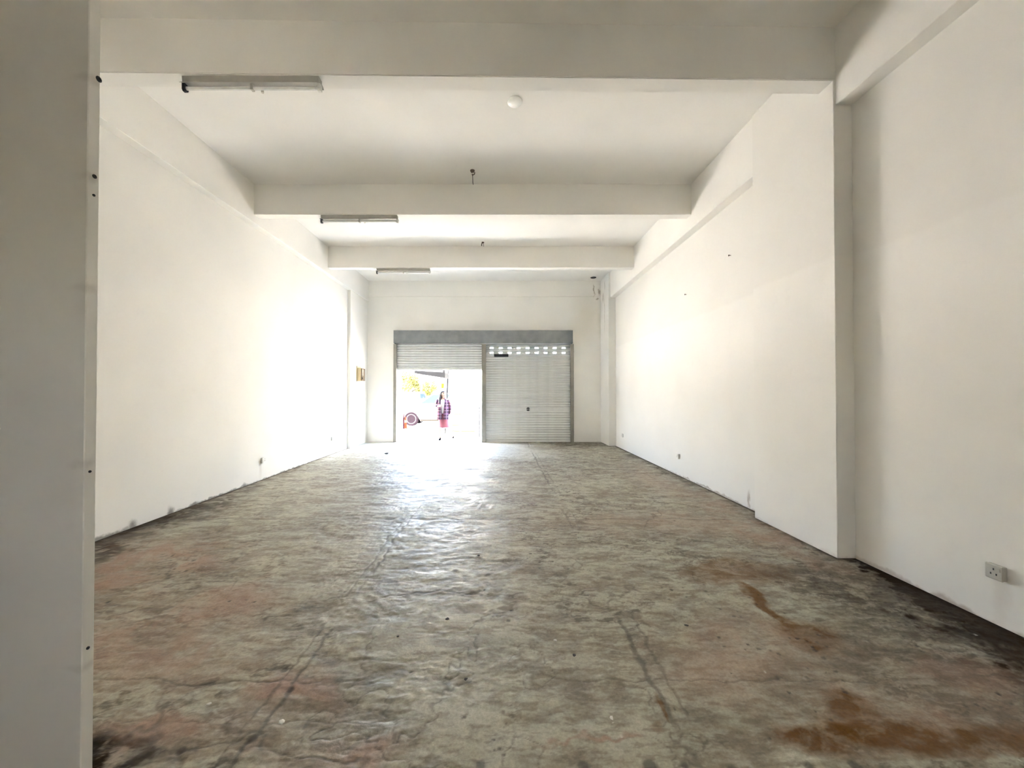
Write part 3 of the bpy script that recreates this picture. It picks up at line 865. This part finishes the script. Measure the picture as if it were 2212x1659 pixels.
# ---- cars
def make_car(label):
    t = empty('car', (0, 0, 0), 0, label, 'car', 'parked cars')
    def arch(cx, r, n=9):
        return [(cx + r * math.cos(a), 0.31 + r * math.sin(a)) for a in [PI * k / (n - 1) for k in range(n)]]
    low = [(2.03, 0.28), (1.66, 0.22)] + [p for p in arch(1.28, 0.37) if p[1] > 0.3] + [(0.86, 0.22), (-0.86, 0.22)] + \
          [p for p in arch(-1.25, 0.37) if p[1] > 0.3] + [(-1.66, 0.22), (-2.02, 0.26), (-2.07, 0.45), (-2.03, 0.66), (-1.88, 0.76), (-1.15, 0.93), (-0.2, 0.97), (1.75, 1.0), (2.0, 0.95), (2.06, 0.6)]
    bm = bmesh.new()
    prism(bm, low, 'Y', -0.85, 0.85)
    bmesh.ops.bevel(bm, geom=[e for e in bm.edges if abs(e.verts[0].co.y - e.verts[1].co.y) < 1e-4], offset=0.05, segments=2, affect='EDGES')
    body = obj('body', bm, M_paint, t, 30)
    b0 = [(-1.20, -0.80, 0.92), (1.90, -0.80, 0.96), (1.90, 0.80, 0.96), (-1.20, 0.80, 0.92)]
    b1 = [(-0.30, -0.60, 1.44), (1.40, -0.60, 1.44), (1.40, 0.60, 1.44), (-0.30, 0.60, 1.44)]
    b2 = [(-0.15, -0.52, 1.49), (1.25, -0.52, 1.49), (1.25, 0.52, 1.49), (-0.15, 0.52, 1.49)]
    bm = bmesh.new(); loft(bm, [b0, b1, b2])
    bmesh.ops.bevel(bm, geom=bm.edges[:], offset=0.02, segments=2, affect='EDGES')
    obj('roof', bm, M_paint, t, 30)
    def lerp(u, v, s, k):  # point on the side plane (s=-1/+1), u along, v up
        y = (-0.80 + 0.20 * v) if s < 0 else (0.80 - 0.20 * v)
        x0 = -1.20 + 0.90 * v; x1 = 1.90 - 0.50 * v
        return Vector((x0 + (x1 - x0) * u, y + s * k, 0.93 + 0.52 * v))
    for s in (-1, 1):
        for poly in ([(0.07, .12), (0.44, .12), (0.44, .88), (0.045, .88)], [(0.47, .12), (0.80, .12), (0.82, .88), (0.47, .88)]):
            bm = bmesh.new()
            loft(bm, [[lerp(u, v, s, -0.02) for u, v in poly], [lerp(u, v, s, 0.012) for u, v in poly]])
            obj('side_window', bm, M_glass, t)
        bm = bmesh.new(); box(bm, -0.86, 0.86, s * 0.852 - .012, s * 0.852 + .012, 0.235, 0.30, 0.006)
        obj('sill', bm, M_trim, t)
        bm = bmesh.new(); box(bm, -1.00, -0.86, s * 0.93 - .08, s * 0.93 + .08, 0.97, 1.09, 0.03, 2)
        obj('mirror', bm, M_paint, t, 40)
        for x in (-0.55, 0.45):
            bm = bmesh.new(); box(bm, x + .62, x + .80, s * 0.86 - .012, s * 0.86 + .012, 0.80, 0.83, 0.006)
            obj('door_handle', bm, M_rim, t)
        bm = bmesh.new(); box(bm, -2.06, -1.72, s * 0.66 - .13, s * 0.66 + .13, 0.62, 0.76, 0.04, 2)
        obj('headlight', bm, M_lamp, t, 40)
        bm = bmesh.new(); box(bm, 1.93, 2.06, s * 0.72 - .10, s * 0.72 + .10, 0.70, 0.92, 0.03, 2)
        obj('tail_light', bm, M_tail, t, 40)
    for a, b_, nm in ((b0[0], b1[0], 'windscreen'), (b0[1], b1[1], 'rear_window')):
        sgn = -1 if nm == 'windscreen' else 1
        A, B = Vector(a), Vector(b_)
        P = lambda v, y: Vector((A.x + (B.x - A.x) * v, y * (0.76 - 0.2 * v), A.z + (B.z - A.z) * v))
        q = [P(.1, -1), P(.1, 1), P(.92, 1), P(.92, -1)]
        n = Vector((sgn * 0.5, 0, 0.8)).normalized()
        bm = bmesh.new(); loft(bm, [[p - n * .03 for p in q], [p + n * .012 for p in q]])
        obj(nm, bm, M_glass, t)
    obj('bumper', boxes((-2.10, -1.95, -0.7, 0.7, 0.28, 0.42), bevel=0.03), M_trim, t)
    obj('number_plate', boxes((-2.115, -2.095, -0.25, 0.25, 0.44, 0.55)), M_conewhite, t)
    for cx in (-1.25, 1.28):
        for s in (-1, 1):
            bm = bmesh.new()
            lathe(bm, [(0.20, -0.085), (0.285, -0.095), (0.312, -0.07), (0.312, 0.07), (0.285, 0.095), (0.20, 0.085)], 28, (cx, s * 0.77, 0.312), 'Y')
            wh = obj('wheel', bm, M_tyre, t, 40)
            bm = bmesh.new()
            lathe(bm, [(0.205, -0.07), (0.215, -0.088), (0.19, -0.088), (0.18, -0.06)] if s < 0 else [(0.18, 0.06), (0.19, 0.088), (0.215, 0.088), (0.205, 0.07)], 24, (cx, s * 0.77, 0.312), 'Y')
            for k in range(5):
                a = 2 * PI * k / 5 + .3
                d = Vector((math.cos(a), 0, math.sin(a))); e = Vector((-d.z, 0, d.x)) * 0.032
                c = Vector((cx, s * 0.845, 0.312))
                loft(bm, [[c + e * 1.3, c - e * 1.3, c - e * 1.3 + Vector((0, -s * .03, 0)), c + e * 1.3 + Vector((0, -s * .03, 0))],
                          [c + d * .195 + e, c + d * .195 - e, c + d * .195 - e + Vector((0, -s * .03, 0)), c + d * .195 + e + Vector((0, -s * .03, 0))]])
            obj('rim', bm, M_rim, wh)
    return t
car = make_car('white hatchback parked side-on behind the person')
car.location = (-2.68, 17.8, -0.015)
c2 = dup(car)
c2['label'] = 'white car facing the shop in front of the trees'
c2.location = (-5.9, 25.5, -0.015); c2.rotation_euler = (0, 0, R(90))

# ---- cone, bollard, sign, stall
t = empty('traffic_cone', (-3.94, 15.95, -0.015), 0, 'orange traffic cone beside the maroon bollard', 'traffic cone')
obj('base', boxes((-0.10, 0.10, -0.10, 0.10, 0, 0.025), bevel=0.006), M_orange, t)
bm = bmesh.new(); lathe(bm, [(0.075, 0.02), (0.018, 0.47), (0.0, 0.475)], 16); co = obj('cone', bm, M_orange, t, 40)
bm = bmesh.new(); lathe(bm, [(0.050, 0.24), (0.038, 0.33)], 16); obj('band', bm, M_conewhite, co, 40)
t = empty('bollard', (-3.95, 15.7, -0.015), 0, 'slim maroon tapering bollard near the traffic cone', 'bollard')
bm = bmesh.new(); lathe(bm, [(0.034, 0), (0.034, 0.3), (0.020, 0.75), (0.006, 1.05), (0, 1.06)], 12); obj('shaft', bm, M_maroon, t, 40)
bm = bmesh.new(); lathe(bm, [(0.05, 0), (0.05, 0.02), (0.036, 0.03)], 12); obj('foot', bm, M_maroon, t, 40)
t = empty('yellow_sign', (-3.0, 20.0, -0.015), 0, 'small yellow sign on a thin pole behind the white hatchback', 'sign')
obj('plate', boxes((-0.075, 0.075, -0.03, -0.02, 1.70, 1.95), bevel=0.004), M_yellow, t)
bm = bmesh.new(); tube(bm, [(0, 0, 0), (0, 0, 1.96)], 0.018, 8); obj('pole', bm, M_render, t)
t = empty('market_stall', (-6.55, 33.0, -0.015), 0, 'low stall with a brown pitched awning by the trees', 'stall')
bm = bmesh.new(); loft(bm, [[(-0.55, -0.5, 1.15), (0.75, -0.5, 1.25), (0.75, 0.8, 1.25), (-0.55, 0.8, 1.15)], [(-0.5, 0.1, 1.62), (0.2, 0.1, 1.50), (0.2, 0.25, 1.50), (-0.5, 0.25, 1.62)]])
obj('awning', bm, M_terra, t)
obj('counter', boxes((-0.5, 0.6, -0.3, 0.4, 0.0, 0.85), bevel=0.02), M_bark, t)
for x in (-0.5, 0.65):
    for y in (-0.4, 0.7):
        bm = bmesh.new(); tube(bm, [(x, y, 0), (x, y, 1.25)], 0.03, 6); obj('leg', bm, M_bark, t)
t = empty('lamp_post', (-5.75, 28.0, -0.015), 0, 'beige lamp post standing among the trees', 'lamp post')
bm = bmesh.new(); tube(bm, [(0, 0, 0), (0, 0, 1.2), (0, 0, 2.7)], [0.10, 0.08, 0.06], 10); obj('shaft', bm, plain('beige_post', (0.03, 0.025, 0.016), 0.9), t, 40)
bm = bmesh.new(); box(bm, -0.06, 0.30, -0.08, 0.08, 2.66, 2.76, 0.02); obj('lamp_head', bm, M_greypost, t)

# ---- trees
def tree(loc, h, crown, mat, label, seed, nleaf):
    r_ = random.Random(seed)
    t = empty('tree', loc, 0, label, 'tree', 'trees across the yard')
    bm = bmesh.new()
    tube(bm, [(0, 0, 0), (0.05, 0, h * .35), (-0.04, 0.03, h * .6), (0.02, 0, h * .85)], [0.12, 0.10, 0.07, 0.03], 8)
    for k in range(5):
        a = k * 1.3; z = h * (.4 + .07 * k)
        tube(bm, [(0, 0, z), (math.cos(a) * crown * .35, math.sin(a) * crown * .35, z + h * .12), (math.cos(a) * crown * .7, math.sin(a) * crown * .7, z + h * .18)], [0.05, 0.035, 0.012], 6)
    obj('trunk', bm, M_bark, t, 40)
    clumps = [(Vector((r_.gauss(0, crown * .45), r_.gauss(0, crown * .45), h * (.45 + .5 * r_.random()))), crown * r_.uniform(.22, .42)) for _ in range(16)]
    bm = bmesh.new()
    for _ in range(nleaf):
        c, rr = r_.choice(clumps)
        d = Vector((r_.gauss(0, 1), r_.gauss(0, 1), r_.gauss(0, 1))).normalized() * rr * (r_.random() ** .4)
        p = c + d
        u = Vector((r_.gauss(0, 1), r_.gauss(0, 1), r_.gauss(0, .6))).normalized(); w = u.cross(Vector((r_.random(), r_.random(), r_.random()))).normalized()
        s = r_.uniform(.05, .10)
        bm.faces.new([bm.verts.new(q) for q in (p - u * s, p + w * s * .5, p + u * s, p - w * s * .5)])
    f = obj('foliage', bm, mat, t)
    f['kind'] = 'stuff'
    return t
tree((-7.1, 29.5, -0.015), 3.1, 1.2, M_leaf, 'yellow-green leafy tree standing left of the lamp post', 2, 4200)
tree((-6.0, 31.5, -0.015), 2.3, 0.9, M_leaf, 'low yellow-green tree beside the brown stall', 3, 2600)
tree((-9.0, 33.0, -0.015), 4.2, 1.6, M_leaf2, 'taller olive-green tree behind the yellow-green one', 5, 4200)

# ------------------------------------------------------------------ the person in the doorway
M_skin = plain('skin', (0.46, 0.29, 0.21), 0.55)
M_hair = plain('black_hair', (0.008, 0.005, 0.008), 0.5)
M_tee = plain('white_tee', (0.65, 0.63, 0.63), 0.8)
M_skirt = plain('pink_skirt', (0.22, 0.055, 0.070), 0.8)
M_shoe = plain('black_shoe', (0.003, 0.0025, 0.003), 0.9)
def plaid_mat():
    m, nt, b = new_mat('plaid_flannel')
    N, L = nt.nodes, nt.links
    tc = N.new('ShaderNodeTexCoord'); sp = N.new('ShaderNodeSeparateXYZ'); L.new(tc.outputs['Object'], sp.inputs[0])
    g = Graph(nt)
    def band(v, period, width, off):
        k = g.math('FRACT', g.math('ADD', g.math('DIVIDE', v, period), off))
        return g.remap(g.math('ABSOLUTE', g.math('SUBTRACT', k, 0.5)), width * .5, width * .5 + .04, 1, 0)
    hz = band(sp.outputs[2], 0.19, 0.24, 0.14); vt = band(sp.outputs[0], 0.17, 0.28, 0.3)
    th = band(sp.outputs[2], 0.19, 0.06, 0.62); tv = band(sp.outputs[0], 0.17, 0.07, 0.8)
    c = g.mx(vt, (0.020, 0.006, 0.022), (0.060, 0.010, 0.016))
    c = g.mx(g.math('MULTIPLY', hz, 0.6), c, (0.13, 0.05, 0.11))
    c = g.mx(g.math('MULTIPLY', g.math('MAXIMUM', th, tv), 0.45), c, (0.32, 0.20, 0.26))
    L.new(c, b.inputs['Base Color']); b.inputs['Roughness'].default_value = 0.9
    return m
M_plaid = plaid_mat()

PX, PY = -1.79, 12.02
person = empty('person', (PX, PY, -0.015), 0, 'person in a plaid shirt and pink skirt walking outside the open doorway', 'person')
def skin_body():
    V, E, Rr = [], [], []
    def add(p, r, par=None):
        V.append(p); Rr.append(r); i = len(V) - 1
        if par is not None: E.append((par, i))
        return i
    pel = add((0.0, 0.0, 0.84), 0.115)
    sp_ = add((0.0, 0.0, 0.98), 0.095, pel); ch = add((0.0, 0.0, 1.14), 0.11, sp_); nb = add((0.0, 0.0, 1.26), 0.065, ch)
    nk = add((0.005, -0.005, 1.325), 0.042, nb); jaw = add((0.012, -0.02, 1.385), 0.062, nk); hd = add((0.012, -0.008, 1.45), 0.085, jaw); add((0.010, 0.005, 1.515), 0.055, hd)
    add((0.055, -0.090, 1.425), 0.012, jaw)
    # arm bent, elbow out
    sh = add((-0.14, 0.0, 1.245), 0.052, nb); el = add((-0.265, 0.06, 1.10), 0.038, sh); wr = add((-0.15, -0.12, 1.06), 0.026, el)
    hnd = add((-0.095, -0.155, 1.075), 0.027, wr)
    for k, (dx, dz, ln) in enumerate(((0.030, 0.030, 1.0), (0.036, 0.012, 1.1), (0.036, -0.006, 1.0), (0.030, -0.022, 0.8))):
        a = add((-0.095 + dx * ln, -0.165, 1.075 + dz), 0.0085, hnd); add((-0.095 + dx * 1.8 * ln, -0.150, 1.075 + dz * 1.2), 0.007, a)
    th = add((-0.105, -0.160, 1.108), 0.0095, hnd); add((-0.085, -0.165, 1.130), 0.008, th)
    # arm hanging
    sh = add((0.14, 0.0, 1.245), 0.052, nb); el = add((0.20, 0.03, 1.00), 0.038, sh); wr = add((0.185, -0.03, 0.80), 0.025, el)
    hnd = add((0.175, -0.045, 0.745), 0.027, wr)
    for dx, dy, ln in ((0.0, -0.030, 0.95), (0.002, -0.010, 1.1), (0.002, 0.010, 1.0), (0.0, 0.028, 0.8)):
        a = add((0.175 + dx, -0.045 + dy, 0.745 - 0.045 * ln), 0.0085, hnd); add((0.165 + dx, -0.05 + dy, 0.745 - 0.082 * ln), 0.007, a)
    th = add((0.160, -0.080, 0.735), 0.0095, hnd); add((0.155, -0.092, 0.705), 0.008, th)
    # standing leg
    hp = add((-0.075, 0.0, 0.76), 0.088, pel); kn = add((-0.085, -0.02, 0.46), 0.052, hp); ca = add((-0.088, 0.01, 0.33), 0.050, kn); an = add((-0.092, 0.02, 0.09), 0.031, ca)
    he = add((-0.092, 0.025, 0.045), 0.032, an); add((-0.095, -0.10, 0.03), 0.026, he)
    # trailing leg
    hp = add((0.075, 0.0, 0.76), 0.088, pel); kn = add((0.11, 0.02, 0.46), 0.052, hp); ca = add((0.15, 0.13, 0.36), 0.050, kn); an = add((0.235, 0.30, 0.175), 0.031, ca)
    he = add((0.25, 0.335, 0.135), 0.032, an); add((0.275, 0.27, 0.045), 0.026, he)
    me = bpy.data.meshes.new('body_cage'); me.from_pydata(V, E, [])
    o = bpy.data.objects.new('body_cage', me); COL.objects.link(o)
    md = o.modifiers.new('skin', 'SKIN'); md.use_smooth_shade = True
    ss = o.modifiers.new('sub', 'SUBSURF'); ss.levels = 2; ss.render_levels = 2
    for i, r in enumerate(Rr):
        sv = me.skin_vertices[0].data[i]; sv.radius = (r, r * (0.78 if i in (0, 1, 2) else 1.0)); sv.use_root = (i == 0)
    dg = bpy.context.evaluated_depsgraph_get()
    out = bpy.data.meshes.new_from_object(o.evaluated_get(dg)); out.name = 'body'
    bpy.data.objects.remove(o); bpy.data.meshes.remove(me)
    return out
bod = obj('body', skin_body(), M_skin, person, True)
def ell(cx, cy, z, rx, ry, n=20, a0=0.0, a1=2 * PI, wob=0.0):
    full = abs(a1 - a0 - 2 * PI) < 1e-6
    m_ = n if full else n - 1
    return [Vector((cx + rx * math.sin(a) * (1 + wob * math.sin(9 * a)), cy - ry * math.cos(a) * (1 + wob * math.sin(9 * a)), z)) for a in [a0 + (a1 - a0) * k / m_ for k in range(n)]]
# skirt
bm = bmesh.new(); loft(bm, [ell(0, .0, .86, .125, .10), ell(0.005, .0, .74, .155, .125, wob=.01), ell(.02, .01, .55, .165, .15, wob=.03), ell(.035, .02, .385, .165, .16, wob=.05), ell(.035, .02, .385, .155, .15, wob=.05), ell(.005, .01, .8, .11, .09)])
obj('skirt', bm, M_skirt, person, True)
bm = bmesh.new(); loft(bm, [ell(.035, .02, .388, .170, .165, wob=.05), ell(.033, .02, .405, .169, .162, wob=.05), ell(.033, .02, .405, .160, .150, wob=.05), ell(.035, .02, .388, .160, .150, wob=.05)], False)
obj('hem', bm, M_tee, person, True)
# white tee
bm = bmesh.new(); loft(bm, [ell(0, 0, .80, .135, .105), ell(0, 0, 1.0, .130, .108), ell(0, 0, 1.15, .145, .118), ell(0, 0, 1.25, .12, .085), ell(0, 0, 1.29, .06, .055)])
obj('tee', bm, M_tee, person, True)
# open plaid shirt, a shell that leaves a gap in front
def shell(z, rx, ry, gap, cy=0.0):
    o_ = ell(0, cy, z, rx, ry, 22, gap, 2 * PI - gap); i_ = ell(0, cy, z, rx - .012, ry - .012, 22, gap, 2 * PI - gap)
    return o_ + i_[::-1]
bm = bmesh.new(); loft(bm, [shell(.655, .205, .165, .06), shell(.80, .195, .155, .10), shell(1.0, .180, .14, .22), shell(1.15, .185, .145, .34), shell(1.24, .165, .11, .42), shell(1.30, .085, .075, .6)])
sh_ = obj('shirt', bm, M_plaid, person, 50)
for pts, rr in (([(-.12, 0, 1.25), (-.20, .03, 1.18), (-.27, .065, 1.10), (-.21, -.03, 1.075), (-.155, -.115, 1.06)], [.075, .066, .056, .05, .043]),
                ([(.12, 0, 1.25), (.175, .01, 1.13), (.205, .03, 1.0), (.195, .0, .90), (.187, -.025, .815)], [.075, .064, .056, .05, .045])):
    bm = bmesh.new(); tube(bm, pts, rr, 14); obj('sleeve', bm, M_plaid, sh_, True)
bm = bmesh.new(); loft(bm, [ell(0.0, .005, 1.285, .10, .085, 16, .5, 2 * PI - .5) + ell(0.0, .005, 1.285, .085, .07, 16, .5, 2 * PI - .5)[::-1], ell(0.0, .01, 1.335, .075, .07, 16, .6, 2 * PI - .6) + ell(0.0, .01, 1.335, .065, .06, 16, .6, 2 * PI - .6)[::-1]])
obj('collar', bm, M_plaid, sh_, 50)
# hair: cap and a long fall behind the turned head
bm = bmesh.new()
bmesh.ops.create_uvsphere(bm, u_segments=24, v_segments=16, radius=1.0)
for v in bm.verts:
    x, y, z = v.co
    face = max(0.0, (x * 0.55 - y * 0.83)) if z < 0.45 else 0.0
    k = 1.0 - 0.42 * min(1.0, face * 1.6)
    v.co = Vector((0.004 + x * .098 * k, 0.012 + y * .108 * k, 1.455 + z * .108))
hair = obj('hair', bm, M_hair, person, True)
bm = bmesh.new(); loft(bm, [ell(-.02, .05, 1.50, .085, .07), ell(-.035, .055, 1.40, .085, .065), ell(-.055, .06, 1.30, .085, .06), ell(-.07, .05, 1.18, .07, .05), ell(-.075, .045, 1.09, .045, .035)])
for v in bm.verts: v.co.y += 0.0
obj('hair_fall', bm, M_hair, hair, True)
bm = bmesh.new(); loft(bm, [ell(-.072, -.03, 1.49, .035, .05), ell(-.085, -.045, 1.38, .032, .045), ell(-.095, -.06, 1.26, .035, .045), ell(-.10, -.085, 1.14, .022, .03)])
obj('hair_lock', bm, M_hair, hair, True)
for dx, dy in ((0.022, -0.088), (0.078, -0.058)):
    bm = bmesh.new(); bmesh.ops.create_uvsphere(bm, u_segments=10, v_segments=6, radius=0.010)
    e = obj('eye', bm, M_hair, bod, True); e.location = (dx, dy, 1.452)
    bm = bmesh.new(); box(bm, -.018, .018, -.004, .004, -.004, .004, .002)
    e = obj('eyebrow', bm, M_hair, bod); e.location = (dx, dy, 1.475); e.rotation_euler = (0, 0, R(32))
bm = bmesh.new(); box(bm, -.020, .020, -.005, .005, -.006, .006, .003)
e = obj('mouth', bm, M_tail, bod); e.location = (0.046, -0.072, 1.383); e.rotation_euler = (0, 0, R(32))
# shoes
for pts in ([(-.092, .06, .035), (-.092, .0, .04), (-.095, -.08, .032), (-.096, -.135, .026)], [(.25, .375, .155), (.255, .35, .12), (.27, .30, .07), (.282, .26, .035)]):
    bm = bmesh.new(); tube(bm, pts, [.028, .036, .034, .020], 12)
    obj('shoe', bm, M_shoe, person, True)
